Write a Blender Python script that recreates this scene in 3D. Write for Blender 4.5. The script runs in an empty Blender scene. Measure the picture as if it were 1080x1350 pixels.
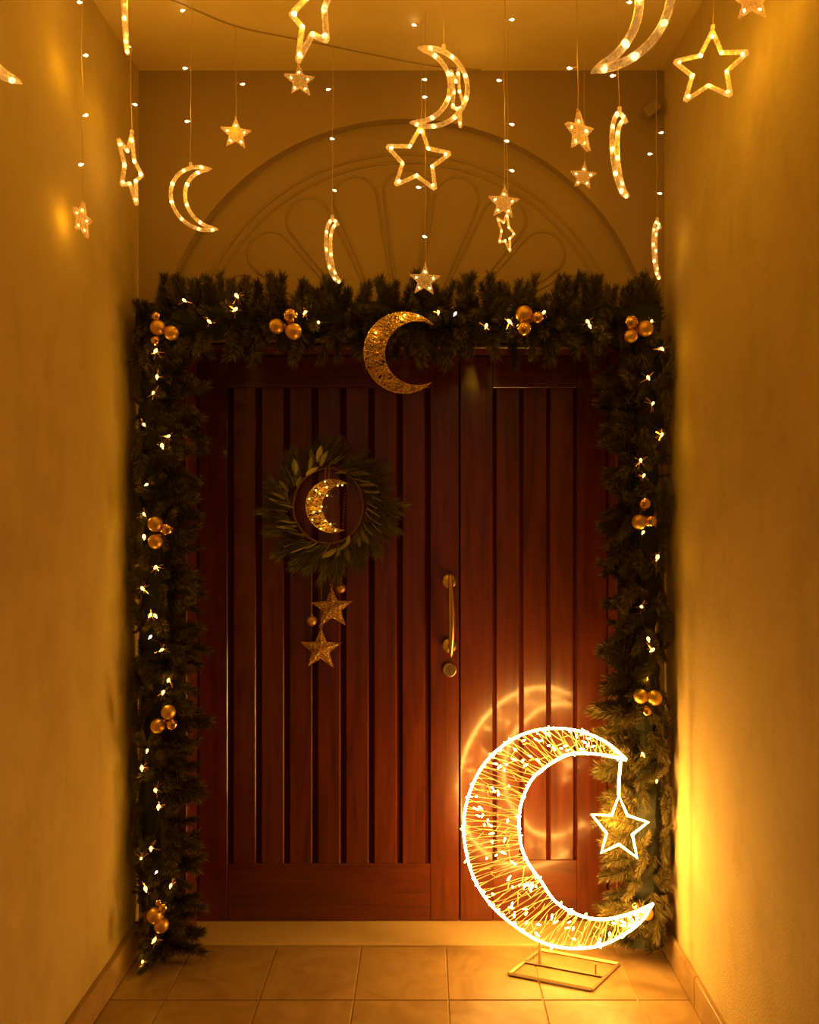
import bpy, math, random
import numpy as np
from mathutils import Vector, Matrix

R = random.Random(7)
scene = bpy.context.scene
COL = scene.collection
PI = math.pi

# ------------------------------------------------------------------ camera, world, exposure
F = 1060.0                     # focal length in pixels of the 1080 x 1350 frame
VX, VY = 560.0, 675.0          # vanishing point of the corridor
EYE = 1.54
cam_data = bpy.data.cameras.new('camera')
cam_data.sensor_fit = 'VERTICAL'
cam_data.sensor_height = 36.0
cam_data.lens = F / 1350.0 * 36.0
cam_data.shift_x = (540.0 - VX) / 1350.0
cam_data.clip_start = 0.02
cam = bpy.data.objects.new('camera', cam_data)
COL.objects.link(cam)
cam.location = (0, 0, EYE)
cam.rotation_euler = (PI / 2, 0, 0)
scene.camera = cam

world = bpy.data.worlds.new('night_sky')
scene.world = world
world.use_nodes = True
wbg = world.node_tree.nodes['Background']
wbg.inputs[0].default_value = (1.0, 0.57, 0.30, 1)
wbg.inputs[1].default_value = 0.12

scene.view_settings.view_transform = 'Standard'
scene.view_settings.look = 'None'
scene.view_settings.gamma = 1.0
scene.view_settings.exposure = -0.2
scene.view_settings.use_curve_mapping = False
scene.cycles.sample_clamp_indirect = 3.0
scene.cycles.use_denoising = True
scene.cycles.max_bounces = 8
scene.cycles.transparent_max_bounces = 16

GLOW = (1.0, 0.47, 0.012)      # colour of the warm string lights
P_BIG, P_SMALL, P_GARLAND = 0.26, 0.12, 0.05


# ------------------------------------------------------------------ helpers
def P(px, py, Y):
    """point of the place at depth Y seen at pixel (px, py) of the photograph"""
    return Vector(((px - VX) * Y / F, Y, EYE - (py - VY) * Y / F))


class MB:
    def __init__(self):
        self.v, self.f, self.m = [], [], []

    def add(self, vs, fs, mi=0):
        b = len(self.v)
        self.v += [tuple(q) for q in vs]
        self.f += [tuple(i + b for i in f) for f in fs]
        self.m += [mi] * len(fs)
        return self

    def box(self, x0, x1, y0, y1, z0, z1, mi=0, bev=0.0):
        if bev <= 0:
            vs = [(x, y, z) for z in (z0, z1) for y in (y0, y1) for x in (x0, x1)]
            fs = [(0, 2, 3, 1), (4, 5, 7, 6), (0, 1, 5, 4), (2, 6, 7, 3), (0, 4, 6, 2), (1, 3, 7, 5)]
            return self.add(vs, fs, mi)
        b = bev
        vs, idx = [], {}
        for sx in (0, 1):
            for sy in (0, 1):
                for sz in (0, 1):
                    X, Yy, Z = (x0, x1)[sx], (y0, y1)[sy], (z0, z1)[sz]
                    dx, dy, dz = (b, -b)[sx], (b, -b)[sy], (b, -b)[sz]
                    idx[sx, sy, sz, 'x'] = len(vs); vs.append((X, Yy + dy, Z + dz))
                    idx[sx, sy, sz, 'y'] = len(vs); vs.append((X + dx, Yy, Z + dz))
                    idx[sx, sy, sz, 'z'] = len(vs); vs.append((X + dx, Yy + dy, Z))
        I = lambda a, c, d, k: idx[a, c, d, k]
        fs = []
        for s in (0, 1):
            o = (lambda q: q) if s else (lambda q: q[::-1])
            fs.append(o((I(s, 0, 0, 'x'), I(s, 1, 0, 'x'), I(s, 1, 1, 'x'), I(s, 0, 1, 'x'))))
            fs.append(o((I(0, s, 0, 'y'), I(0, s, 1, 'y'), I(1, s, 1, 'y'), I(1, s, 0, 'y'))))
            fs.append(o((I(0, 0, s, 'z'), I(1, 0, s, 'z'), I(1, 1, s, 'z'), I(0, 1, s, 'z'))))
        for a in (0, 1):
            for c in (0, 1):
                def fix(q, odd):
                    return q if odd else q[::-1]
                fs.append(fix((I(a, c, 0, 'x'), I(a, c, 0, 'y'), I(a, c, 1, 'y'), I(a, c, 1, 'x')), (a + c) % 2 == 0))
                fs.append(fix((I(a, 0, c, 'x'), I(a, 0, c, 'z'), I(a, 1, c, 'z'), I(a, 1, c, 'x')), (a + c) % 2 == 1))
                fs.append(fix((I(0, a, c, 'y'), I(0, a, c, 'z'), I(1, a, c, 'z'), I(1, a, c, 'y')), (a + c) % 2 == 0))
        for a in (0, 1):
            for c in (0, 1):
                for d in (0, 1):
                    q = (I(a, c, d, 'x'), I(a, c, d, 'y'), I(a, c, d, 'z'))
                    fs.append(q if (a + c + d) % 2 == 1 else q[::-1])
        return self.add(vs, fs, mi)

    def tube(self, pts, r, n=6, closed=False, mi=0, caps=True, flat=1.0):
        pts = [Vector(q) for q in pts]
        m = len(pts)
        rad = r if isinstance(r, (list, tuple)) else [r] * m
        tang = []
        for i in range(m):
            a = pts[(i - 1) % m] if (closed or i > 0) else pts[i]
            b = pts[(i + 1) % m] if (closed or i < m - 1) else pts[i]
            t = (b - a)
            tang.append(t.normalized() if t.length > 1e-9 else Vector((0, 0, 1)))
        ref = Vector((0, 1, 0)) if abs(tang[0].y) < 0.9 else Vector((1, 0, 0))
        u = (ref - tang[0] * ref.dot(tang[0])).normalized()
        vs = []
        for i in range(m):
            t = tang[i]
            u = u - t * u.dot(t)
            if u.length < 1e-6:
                u = t.orthogonal()
            u.normalize()
            w = t.cross(u)
            for k in range(n):
                a = 2 * PI * k / n
                vs.append(pts[i] + (u * math.cos(a) * flat + w * math.sin(a)) * rad[i])
        fs = []
        for i in range(m if closed else m - 1):
            j = (i + 1) % m
            for k in range(n):
                l = (k + 1) % n
                fs.append((i * n + k, i * n + l, j * n + l, j * n + k))
        if caps and not closed:
            fs.append(tuple(range(n))[::-1])
            fs.append(tuple((m - 1) * n + k for k in range(n)))
        return self.add(vs, fs, mi)

    def lathe(self, prof, n=12, mat=None, mi=0):
        """profile of (radius, height) along +Z; mat places it"""
        mat = mat or Matrix()
        vs, fs = [], []
        m = len(prof)
        for (r, h) in prof:
            for k in range(n):
                a = 2 * PI * k / n
                vs.append(mat @ Vector((r * math.cos(a), r * math.sin(a), h)))
        for i in range(m - 1):
            for k in range(n):
                l = (k + 1) % n
                fs.append((i * n + k, i * n + l, (i + 1) * n + l, (i + 1) * n + k))
        fs.append(tuple(range(n))[::-1])
        fs.append(tuple((m - 1) * n + k for k in range(n)))
        return self.add(vs, fs, mi)

    def sphere(self, r, c=(0, 0, 0), nu=14, nv=9, sz=1.0, mi=0):
        prof = []
        for i in range(nv + 1):
            a = -PI / 2 + PI * i / nv
            prof.append((max(r * math.cos(a), r * 0.02), r * sz * math.sin(a)))
        return self.lathe(prof, nu, Matrix.Translation(Vector(c)), mi)

    def mesh(self, name, mats, smooth=False):
        me = bpy.data.meshes.new(name)
        me.from_pydata(self.v, [], self.f)
        for mt in (mats if isinstance(mats, (list, tuple)) else [mats]):
            me.materials.append(mt)
        if len(set(self.m)) > 1:
            me.polygons.foreach_set('material_index', self.m)
        if smooth:
            me.polygons.foreach_set('use_smooth', [True] * len(me.polygons))
        me.update()
        return me

    def build(self, name, mats, parent=None, smooth=False):
        return put(name, self.mesh(name, mats, smooth), parent)


def put(name, data, parent=None, loc=None, rot=None, scale=None):
    o = bpy.data.objects.new(name, data)
    COL.objects.link(o)
    if parent is not None:
        o.parent = parent
    if loc is not None:
        o.location = loc
    if rot is not None:
        o.rotation_euler = rot
    if scale is not None:
        o.scale = (scale,) * 3 if isinstance(scale, (int, float)) else scale
    return o


def thing(name, label, cat, loc=(0, 0, 0), rot=(0, 0, 0), group=None):
    o = put(name, None, None, loc, rot)
    o.empty_display_size = 0.05
    return tag(o, label, cat, group)


def tag(o, label, cat, group=None):
    o['label'] = label
    o['category'] = cat
    if group:
        o['group'] = group
    return o


def struct(o, label, cat):
    o['kind'] = 'structure'
    o['label'] = label
    o['category'] = cat
    return o


def point_light(name, loc, power, parent=None, radius=0.02, color=GLOW):
    d = bpy.data.lights.new(name, 'POINT')
    d.energy = power
    d.color = color
    d.shadow_soft_size = radius
    return put(name, d, parent, loc)


def spline(pts, per=6, closed=False):
    """Catmull-Rom through the points"""
    pts = [Vector(q) for q in pts]
    n = len(pts)
    out = []
    for i in range(n if closed else n - 1):
        g = lambda k: pts[k % n] if closed else pts[min(max(k, 0), n - 1)]
        a, b, c, d = g(i - 1), g(i), g(i + 1), g(i + 2)
        for s in range(per):
            t = s / per
            out.append(0.5 * ((2 * b) + (c - a) * t + (2 * a - 5 * b + 4 * c - d) * t * t + (3 * b - a - 3 * c + d) * t ** 3))
    if not closed:
        out.append(pts[-1])
    return out


def resample(pts, n):
    d = [0.0]
    for a, b in zip(pts, pts[1:]):
        d.append(d[-1] + (Vector(b) - Vector(a)).length)
    out, k = [], 0
    for i in range(n):
        s = d[-1] * i / (n - 1)
        while k < len(pts) - 2 and d[k + 1] < s:
            k += 1
        t = (s - d[k]) / max(d[k + 1] - d[k], 1e-9)
        out.append(Vector(pts[k]).lerp(Vector(pts[k + 1]), t))
    return out


# ------------------------------------------------------------------ materials
class NT:
    def __init__(self, name):
        self.mat = bpy.data.materials.new(name)
        self.mat.use_nodes = True
        self.t = self.mat.node_tree
        self.b = self.t.nodes['Principled BSDF']
        self.out = self.t.nodes['Material Output']

    def n(self, typ, **kw):
        nd = self.t.nodes.new(typ)
        for k, v in kw.items():
            if k.startswith('i_'):
                key = k[2:].replace('_', ' ')
                nd.inputs[key].default_value = v
            else:
                setattr(nd, k, v)
        return nd

    def l(self, a, ao, b, bi):
        self.t.links.new(a.outputs[ao], b.inputs[bi])

    def set(self, **kw):
        for k, v in kw.items():
            self.b.inputs[k.replace('_', ' ')].default_value = v
        return self

    def coords(self, scale=(1, 1, 1), which='Object'):
        tc = self.n('ShaderNodeTexCoord')
        mp = self.n('ShaderNodeMapping')
        mp.inputs['Scale'].default_value = scale
        self.l(tc, which, mp, 'Vector')
        return mp

    def ramp(self, src, so, stops):
        r = self.n('ShaderNodeValToRGB')
        el = r.color_ramp.elements
        while len(el) < len(stops):
            el.new(0.5)
        for e, (p, c) in zip(el, stops):
            e.position = p
            e.color = (c[0], c[1], c[2], 1)
        self.l(src, so, r, 'Fac')
        return r

    def bump(self, src, so, strength, dist):
        bp = self.n('ShaderNodeBump')
        bp.inputs['Strength'].default_value = strength
        bp.inputs['Distance'].default_value = dist
        self.l(src, so, bp, 'Height')
        self.l(bp, 'Normal', self.b, 'Normal')
        return bp


def plaster(name, col, dirt, dirt_amount, grain=0.5):
    m = NT(name)
    mp = m.coords()
    big = m.n('ShaderNodeTexNoise', i_Scale=2.2, i_Detail=6.0, i_Roughness=0.62)
    m.l(mp, 'Vector', big, 'Vector')
    mp2 = m.coords((5, 5, 2.6))
    streak = m.n('ShaderNodeTexNoise', i_Scale=1.6, i_Detail=8.0, i_Roughness=0.7)
    m.l(mp2, 'Vector', streak, 'Vector')
    mix = m.n('ShaderNodeMath', operation='MULTIPLY')
    m.l(big, 'Fac', mix, 0)
    m.l(streak, 'Fac', mix, 1)
    r = m.ramp(mix, 'Value', [(0.13, [c * (1 - dirt_amount) + d * dirt_amount for c, d in zip(col, dirt)]), (0.26, col), (0.45, [min(1, c * 1.05) for c in col])])
    m.l(r, 'Color', m.b, 'Base Color')
    fine = m.n('ShaderNodeTexNoise', i_Scale=170.0, i_Detail=4.0, i_Roughness=0.65)
    m.l(mp, 'Vector', fine, 'Vector')
    m.bump(fine, 'Fac', grain, 0.004)
    m.set(Roughness=0.85, Specular_IOR_Level=0.2)
    return m.mat


def plain(name, col, rough=0.6, metal=0.0, **kw):
    return NT(name).set(Base_Color=(*col, 1), Roughness=rough, Metallic=metal, **kw).mat


def emitter(name, col, strength, sampling='NONE'):
    m = NT(name)
    m.set(Base_Color=(0.9, 0.7, 0.4, 1), Roughness=0.4, Emission_Color=(*col, 1), Emission_Strength=strength)
    # the filament is a touch hotter towards the middle of the bulb
    m.mat.cycles.emission_sampling = sampling
    return m.mat


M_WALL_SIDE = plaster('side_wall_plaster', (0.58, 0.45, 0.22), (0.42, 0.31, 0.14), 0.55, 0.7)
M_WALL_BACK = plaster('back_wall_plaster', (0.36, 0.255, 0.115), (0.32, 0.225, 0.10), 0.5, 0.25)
M_CEIL = plaster('ceiling_paint', (0.76, 0.59, 0.28), (0.70, 0.54, 0.25), 0.5, 0.1)
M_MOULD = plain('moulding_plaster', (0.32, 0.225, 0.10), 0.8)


def tile_material():
    m = NT('floor_tile_ceramic')
    mp = m.coords()
    oi = m.n('ShaderNodeObjectInfo')
    add = m.n('ShaderNodeVectorMath', operation='ADD')
    m.l(mp, 'Vector', add, 0)
    sc = m.n('ShaderNodeVectorMath', operation='SCALE')
    m.l(oi, 'Random', sc, 'Vector')
    sc.inputs['Scale'].default_value = 20.0
    m.l(sc, 'Vector', add, 1)
    nz = m.n('ShaderNodeTexNoise', i_Scale=7.0, i_Detail=7.0, i_Roughness=0.6, i_Distortion=1.6)
    m.l(add, 'Vector', nz, 'Vector')
    r = m.ramp(nz, 'Fac', [(0.3, (0.27, 0.165, 0.065)), (0.55, (0.36, 0.235, 0.10)), (0.75, (0.42, 0.28, 0.125))])
    m.l(r, 'Color', m.b, 'Base Color')
    fine = m.n('ShaderNodeTexNoise', i_Scale=60.0, i_Detail=3.0)
    m.l(add, 'Vector', fine, 'Vector')
    m.bump(fine, 'Fac', 0.15, 0.002)
    m.set(Roughness=0.38, Specular_IOR_Level=0.45)
    return m.mat


M_TILE = tile_material()
M_GROUT = plain('grout', (0.44, 0.31, 0.15), 0.9)
M_SILL = plaster('sill_stone', (0.50, 0.36, 0.17), (0.40, 0.28, 0.12), 0.4, 0.15)


def wood_material(name, horizontal=False):
    m = NT(name)
    mp = m.coords((1.2, 1, 16) if horizontal else (16, 1, 1.2))
    oi = m.n('ShaderNodeObjectInfo')
    add = m.n('ShaderNodeVectorMath', operation='ADD')
    m.l(mp, 'Vector', add, 0)
    sc = m.n('ShaderNodeVectorMath', operation='SCALE')
    m.l(oi, 'Random', sc, 'Vector')
    sc.inputs['Scale'].default_value = 30.0
    m.l(sc, 'Vector', add, 1)
    nz = m.n('ShaderNodeTexNoise', i_Scale=1.6, i_Detail=8.0, i_Roughness=0.6, i_Distortion=0.9)
    m.l(add, 'Vector', nz, 'Vector')
    r = m.ramp(nz, 'Fac', [(0.28, (0.055, 0.008, 0.0025)), (0.5, (0.110, 0.018, 0.005)), (0.72, (0.16, 0.030, 0.008))])
    m.l(r, 'Color', m.b, 'Base Color')
    m.bump(nz, 'Fac', 0.06, 0.002)
    m.set(Roughness=0.34, Specular_IOR_Level=0.4, Coat_Weight=0.75, Coat_Roughness=0.13, Coat_IOR=1.5)
    return m.mat


M_WOOD = wood_material('mahogany_upright')
M_WOOD_H = wood_material('mahogany_level', True)
M_WOOD_DARK = plain('mahogany_groove', (0.07, 0.010, 0.004), 0.8, Specular_IOR_Level=0.1)
M_BRASS = plain('brushed_brass', (0.80, 0.56, 0.24), 0.28, 1.0)
M_BRASS_DARK = plain('keyhole_brass', (0.40, 0.24, 0.08), 0.4, 1.0)

M_BULB = emitter('warm_bulb', (1.0, 0.70, 0.30), 6.5)
M_BULB_GARLAND = emitter('garland_bulb', (1.0, 0.62, 0.16), 4.5)
M_BULB_COOL = emitter('pale_garland_bulb', (0.8, 0.9, 1.0), 1.6)
M_LED = emitter('floor_moon_led', (1.0, 0.48, 0.075), 80.0, 'AUTO')
M_NEON = emitter('floor_moon_neon', (1.0, 0.48, 0.075), 95.0, 'AUTO')
M_CORD = plain('clear_cord', (0.62, 0.42, 0.16), 0.35)
M_CABLE_WHITE = plain('milky_cable', (0.70, 0.52, 0.28), 0.3)
M_CABLE = plain('ceiling_cable', (0.40, 0.28, 0.13), 0.6)


def clear_plastic(name='clear_plastic', glow=0.28, hi=0.75):
    m = NT(name)
    m.set(Base_Color=(0.95, 0.80, 0.50, 1), Roughness=0.12, Specular_IOR_Level=0.6,
          Emission_Color=(1.0, 0.54, 0.13, 1), Emission_Strength=glow)  # faint emission paints the light of the enclosed bulbs into the plastic
    tr = m.n('ShaderNodeBsdfTransparent')
    tr.inputs['Color'].default_value = (1.0, 0.9, 0.68, 1)
    mp = m.coords((120, 120, 120))
    wv = m.n('ShaderNodeTexNoise', i_Scale=1.0, i_Detail=2.0)
    m.l(mp, 'Vector', wv, 'Vector')
    rp = m.n('ShaderNodeMapRange')
    rp.inputs['From Min'].default_value = 0.35
    rp.inputs['From Max'].default_value = 0.65
    rp.inputs['To Min'].default_value = 0.18
    rp.inputs['To Max'].default_value = hi
    m.l(wv, 'Fac', rp, 'Value')
    mix = m.n('ShaderNodeMixShader')
    m.l(rp, 'Result', mix, 'Fac')
    m.l(tr, 'BSDF', mix, 1)
    m.l(m.b, 'BSDF', mix, 2)
    m.l(mix, 'Shader', m.out, 'Surface')
    m.mat.cycles.emission_sampling = 'NONE'
    return m.mat


M_CLEAR = clear_plastic()
M_CLEAR_STAR = clear_plastic('clear_star_plastic', 0.2, 0.38)


def needle_material(name, a, b):
    m = NT(name)
    oi = m.n('ShaderNodeObjectInfo')
    r = m.ramp(oi, 'Random', [(0.0, a), (1.0, b)])
    m.l(r, 'Color', m.b, 'Base Color')
    m.set(Roughness=0.45, Specular_IOR_Level=0.35)
    return m.mat


M_NEEDLE = needle_material('pine_needle', (0.075, 0.060, 0.015), (0.14, 0.11, 0.028))
M_STEM = plain('pine_stem', (0.07, 0.04, 0.02), 0.8)
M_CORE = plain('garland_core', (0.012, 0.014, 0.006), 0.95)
M_LEAF = needle_material('wreath_leaf', (0.16, 0.145, 0.045), (0.32, 0.28, 0.09))
M_WREATH_NEEDLE = needle_material('wreath_needle', (0.10, 0.095, 0.03), (0.19, 0.175, 0.05))
M_TWIG = plain('twig', (0.16, 0.09, 0.04), 0.7)
M_GOLD_MATTE = plain('matte_gold', (0.75, 0.47, 0.14), 0.42, 0.85)
M_GOLD_SHINY = plain('shiny_gold', (0.85, 0.55, 0.18), 0.12, 1.0)
M_TINSEL = plain('gold_tinsel', (0.85, 0.58, 0.2), 0.22, 1.0)


def glitter():
    m = NT('gold_glitter')
    mp = m.coords((1, 1, 1))
    vo = m.n('ShaderNodeTexVoronoi', i_Scale=420.0)
    m.l(mp, 'Vector', vo, 'Vector')
    sub = m.n('ShaderNodeVectorMath', operation='SUBTRACT')
    m.l(vo, 'Color', sub, 0)
    sub.inputs[1].default_value = (0.5, 0.5, 0.5)
    sc = m.n('ShaderNodeVectorMath', operation='SCALE')
    sc.inputs['Scale'].default_value = 1.5
    m.l(sub, 'Vector', sc, 'Vector')
    g = m.n('ShaderNodeNewGeometry')
    ad = m.n('ShaderNodeVectorMath', operation='ADD')
    m.l(g, 'Normal', ad, 0)
    m.l(sc, 'Vector', ad, 1)
    nm = m.n('ShaderNodeVectorMath', operation='NORMALIZE')
    m.l(ad, 'Vector', nm, 0)
    m.l(nm, 'Vector', m.b, 'Normal')
    sep = m.n('ShaderNodeSeparateColor')
    m.l(vo, 'Color', sep, 'Color')
    rp = m.ramp(sep, 'Red', [(0.0, (0.30, 0.16, 0.04)), (0.6, (0.85, 0.52, 0.15)), (1.0, (1.0, 0.80, 0.42))])
    m.l(rp, 'Color', m.b, 'Base Color')
    m.set(Metallic=0.4, Roughness=0.22)
    return m.mat


M_GLITTER = glitter()

# ------------------------------------------------------------------ the setting
YW = 2.854            # face of the end wall
YT = YW + 0.040       # recessed field inside the arch
YD = 3.012            # face of the door
XL, XR = -1.015, 0.851
ZC = 3.107            # ceiling
YB = -1.3             # open mouth of the corridor behind the camera
AX, AZ, AR = -0.067, 2.046, 0.890     # arch centre and radius
DX0, DX1, DZ = -0.88, 0.716, 2.15     # door opening

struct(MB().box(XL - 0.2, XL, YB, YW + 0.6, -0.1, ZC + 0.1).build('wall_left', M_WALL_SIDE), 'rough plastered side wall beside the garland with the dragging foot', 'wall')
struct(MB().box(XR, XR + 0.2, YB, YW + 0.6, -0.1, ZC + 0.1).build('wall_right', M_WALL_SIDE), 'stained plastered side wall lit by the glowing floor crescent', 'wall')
struct(MB().box(XL - 0.2, XR + 0.2, YB, YW + 0.6, ZC, ZC + 0.15).build('ceiling', M_CEIL), 'plain painted ceiling above the hanging star lights', 'ceiling')

# end wall with the arched recess cut out of it
NARC = 48
arc = [(AX + AR * math.cos(PI - PI * i / NARC), AZ + AR * math.sin(PI - PI * i / NARC)) for i in range(NARC + 1)]
mb = MB()
vs, fs = [], []
for (x, z) in arc:
    vs += [(x, YW, z), (x, YW, ZC), (x, YT + 0.02, z)]
for i in range(NARC):
    a, b = 3 * i, 3 * i + 3
    fs += [(a, b, b + 1, a + 1), (a, a + 2, b + 2, b)]
mb.add(vs, fs)
for (x0, x1, xi) in ((XL, AX - AR, AX - AR), (AX + AR, XR, AX + AR)):
    mb.add([(x0, YW, 0), (x1, YW, 0), (x1, YW, ZC), (x0, YW, ZC)], [(0, 1, 2, 3)])
    mb.add([(xi, YW, 0), (xi, YT + 0.02, 0), (xi, YT + 0.02, AZ), (xi, YW, AZ)], [(0, 1, 2, 3)])
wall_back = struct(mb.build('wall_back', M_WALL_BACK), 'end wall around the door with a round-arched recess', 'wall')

mb = MB()       # recessed field: two jambs, the lunette over the door and the reveals of the opening
vs, fs = [], []
for (x, z) in arc:
    zz = max(z, DZ)
    vs += [(x, YT, DZ if z > DZ else min(z, DZ)), (x, YT, zz)]
for i in range(NARC):
    a, b = 2 * i, 2 * i + 2
    fs.append((a, b, b + 1, a + 1))
mb.add(vs, fs)
for (x0, x1, xi) in ((AX - AR, DX0, DX0), (DX1, AX + AR, DX1)):
    mb.add([(x0, YT, 0), (x1, YT, 0), (x1, YT, DZ), (x0, YT, DZ)], [(0, 1, 2, 3)])
    mb.add([(xi, YT, 0), (xi, YD + 0.1, 0), (xi, YD + 0.1, DZ), (xi, YT, DZ)], [(0, 1, 2, 3)])
mb.add([(DX0, YT, DZ), (DX1, YT, DZ), (DX1, YD + 0.1, DZ), (DX0, YD + 0.1, DZ)], [(0, 1, 2, 3)])
mb.box(XL - 0.1, XR + 0.1, YD + 0.1, YD + 0.2, -0.05, ZC)  # unseen slab added behind the recess to stop light leaking in
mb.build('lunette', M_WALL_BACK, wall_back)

# fan relief on the lunette: two arched ribs and eleven petals
for rr in (0.752, 0.782):
    pts = [(AX + rr * math.cos(a), YT, AZ + rr * math.sin(a)) for a in [PI * k / 60 for k in range(61)]]
    MB().tube([q for q in pts if q[2] > DZ], 0.0055, 6).build('arched_rib', M_MOULD, wall_back, True)
half = math.radians(7.1)
for k in range(11):
    th = math.radians(90 + (k - 5) * 16.36)
    rc = 0.727 / (1 + math.sin(half))
    rad = rc * math.sin(half)
    loc2 = []
    for s in range(9):
        q = 0.14 + (rc * math.cos(half) ** 2 - 0.14) * s / 8 / 1.0
        loc2.append((q, -q * math.tan(half)))
    for s in range(15):
        a = -(PI / 2 + half) + (PI + 2 * half) * s / 14
        a = -PI / 2 - half + (PI + 2 * half) * s / 14
        loc2.append((rc + rad * math.cos(a), rad * math.sin(a)))
    for s in range(9):
        q = 0.14 + (rc * math.cos(half) ** 2 - 0.14) * (8 - s) / 8
        loc2.append((q, q * math.tan(half)))
    pts = [(AX + r * math.cos(th) - t * math.sin(th), YT, AZ + r * math.sin(th) + t * math.cos(th)) for r, t in loc2]
    keep = [q for q in pts if q[2] > DZ]
    if len(keep) > 4 and k not in (0, 10):
        MB().tube(keep, 0.0055, 6).build('fan_petal_rib', M_MOULD, wall_back, True)

# floor: grout bed and tiles
floor = struct(MB().box(XL - 0.1, XR + 0.1, YB, YW, -0.06, -0.004).build('floor', M_GROUT), 'floor of square beige ceramic tiles', 'floor')
TX, TY, GAP = 0.299, 0.312, 0.0022
cols = [0.075 + TX * k for k in range(-4, 4)]
row = YW - 0.004
tile_cache = {}
while row > 0.55:
    y0, y1 = row - TY, row
    for c in cols:
        x0, x1 = max(c, XL + 0.018), min(c + TX, XR - 0.012)
        if x1 - x0 < 0.02:
            continue
        w = round(x1 - x0, 4)
        if w not in tile_cache:
            tile_cache[w] = MB().box(-w / 2 + GAP, w / 2 - GAP, -TY / 2 + GAP, TY / 2 - GAP, -0.02, 0, bev=0.0015).mesh('tile', M_TILE)
        put('tile', tile_cache[w], floor, ((x0 + x1) / 2, (y0 + y1) / 2, R.uniform(-0.0006, 0.0004)))
    row -= TY
MB().box(XL - 0.1, XR + 0.1, YB, row, -0.02, 0).build('tile_field', M_TILE, floor)

trim = struct(MB().box(AX - AR + 0.001, AX + AR - 0.001, YW - 0.002, YD + 0.02, -0.05, 0.006, bev=0.003).build('trim_1', M_SILL), 'pale stone door sill under the red door', 'sill')

# skirting tiles
for side, x0, x1, lab in (('left', XL, XL + 0.020, 'tiled skirting along the wall with the dragging garland foot'), ('right', XR - 0.012, XR, 'tiled skirting along the wall beside the glowing floor crescent')):
    bb = struct(MB().box(min(x0, x1), max(x0, x1) - 0.004 if side == 'left' else max(x0, x1), YB, YW - 0.001, 0.0, 0.098).build('baseboard_' + side, M_GROUT), lab, 'skirting')
    y1 = YW - 0.002
    L0 = 0.40 if side == 'right' else 0.43
    if side == 'right':
        y1 = YW - 0.002
        cuts = [YW - 0.002, 2.49, 2.19, 1.89, 1.59, 1.29, 0.99]
    else:
        cuts = [YW - 0.002, 2.20, 1.90, 1.60, 1.30, 1.00]
    xs = (x0 + (0.004 if side == 'left' else -0.004), x1 + (0.004 if side == 'left' else 0))
    for a, b in zip(cuts, cuts[1:]):
        MB().box(x0 + 0.001 if side == 'left' else x0 - 0.004, x1 if side == 'left' else x1 - 0.001, b + 0.0015, a - 0.0015, 0.001, 0.10, bev=0.0025).build('skirting_tile', M_TILE, bb)

# ------------------------------------------------------------------ doors
SC = F / YD
dx = lambda px: (px - VX) / SC
dz = lambda py: EYE - (py - VY) / SC
DTOP = dz(470)
DBOT = 0.008


def leaf(name, x0, x1, g0, g1, n, label, panel_bottom, gw):
    """door leaf from x0 to x1; n grooves with centres from g0 to g1"""
    d = struct(MB().box(x0 + 0.001, x1 - 0.001, YD + 0.014, YD + 0.055, DBOT, DTOP).build(name, M_WOOD_DARK), label, 'door')
    cs = [g0 + (g1 - g0) * i / (n - 1) for i in range(n)]
    zb, zt = dz(panel_bottom), dz(511)
    MB().box(x0, cs[0] - gw / 2, YD, YD + 0.03, DBOT, DTOP, bev=0.002).build('stile', M_WOOD, d)
    MB().box(cs[-1] + gw / 2, x1, YD, YD + 0.03, DBOT, DTOP, bev=0.002).build('stile', M_WOOD, d)
    MB().box(cs[0] - gw / 2 + 0.0005, cs[-1] + gw / 2 - 0.0005, YD + 0.0005, YD + 0.03, DBOT, zb, bev=0.002).build('bottom_rail', M_WOOD_H, d)
    MB().box(cs[0] - gw / 2 + 0.0005, cs[-1] + gw / 2 - 0.0005, YD + 0.0005, YD + 0.03, zt, DTOP, bev=0.002).build('top_rail', M_WOOD_H, d)
    for a, b in zip(cs, cs[1:]):
        MB().box(a + gw / 2, b - gw / 2, YD + 0.001, YD + 0.03, zb - 0.001, zt + 0.001, bev=0.0035).build('plank', M_WOOD, d)
    return d


door = leaf('door_1', dx(262), dx(605.2), dx(303.5), dx(564), 8, 'wide mahogany door leaf carrying the wreath and brass handle', 1139, 0.0205)
door2 = leaf('door_2', dx(607), dx(800), dx(652), dx(759), 4, 'narrow mahogany door leaf behind the glowing floor crescent', 1134, 0.0125)
fr = MB()
for x0, x1 in ((DX0 - 0.055, dx(260.5)), (dx(801.5), DX1 + 0.055)):
    fr.box(x0, x1, YT - 0.016, YT + 0.002, 0.006, DZ - 0.012, bev=0.004)
fr.box(DX0, dx(260.5), YT - 0.004, YD + 0.08, 0.006, DZ - 0.02, bev=0.003)
fr.box(dx(801.5), DX1, YT - 0.004, YD + 0.08, 0.006, DZ - 0.02, bev=0.003)
fr.box(dx(260.5), dx(801.5), YT - 0.018, YD + 0.08, DTOP + 0.003, DZ - 0.012, bev=0.004)
frame = struct(fr.build('trim_2', M_WOOD), 'dark mahogany frame around the pair of doors', 'door frame')

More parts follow.
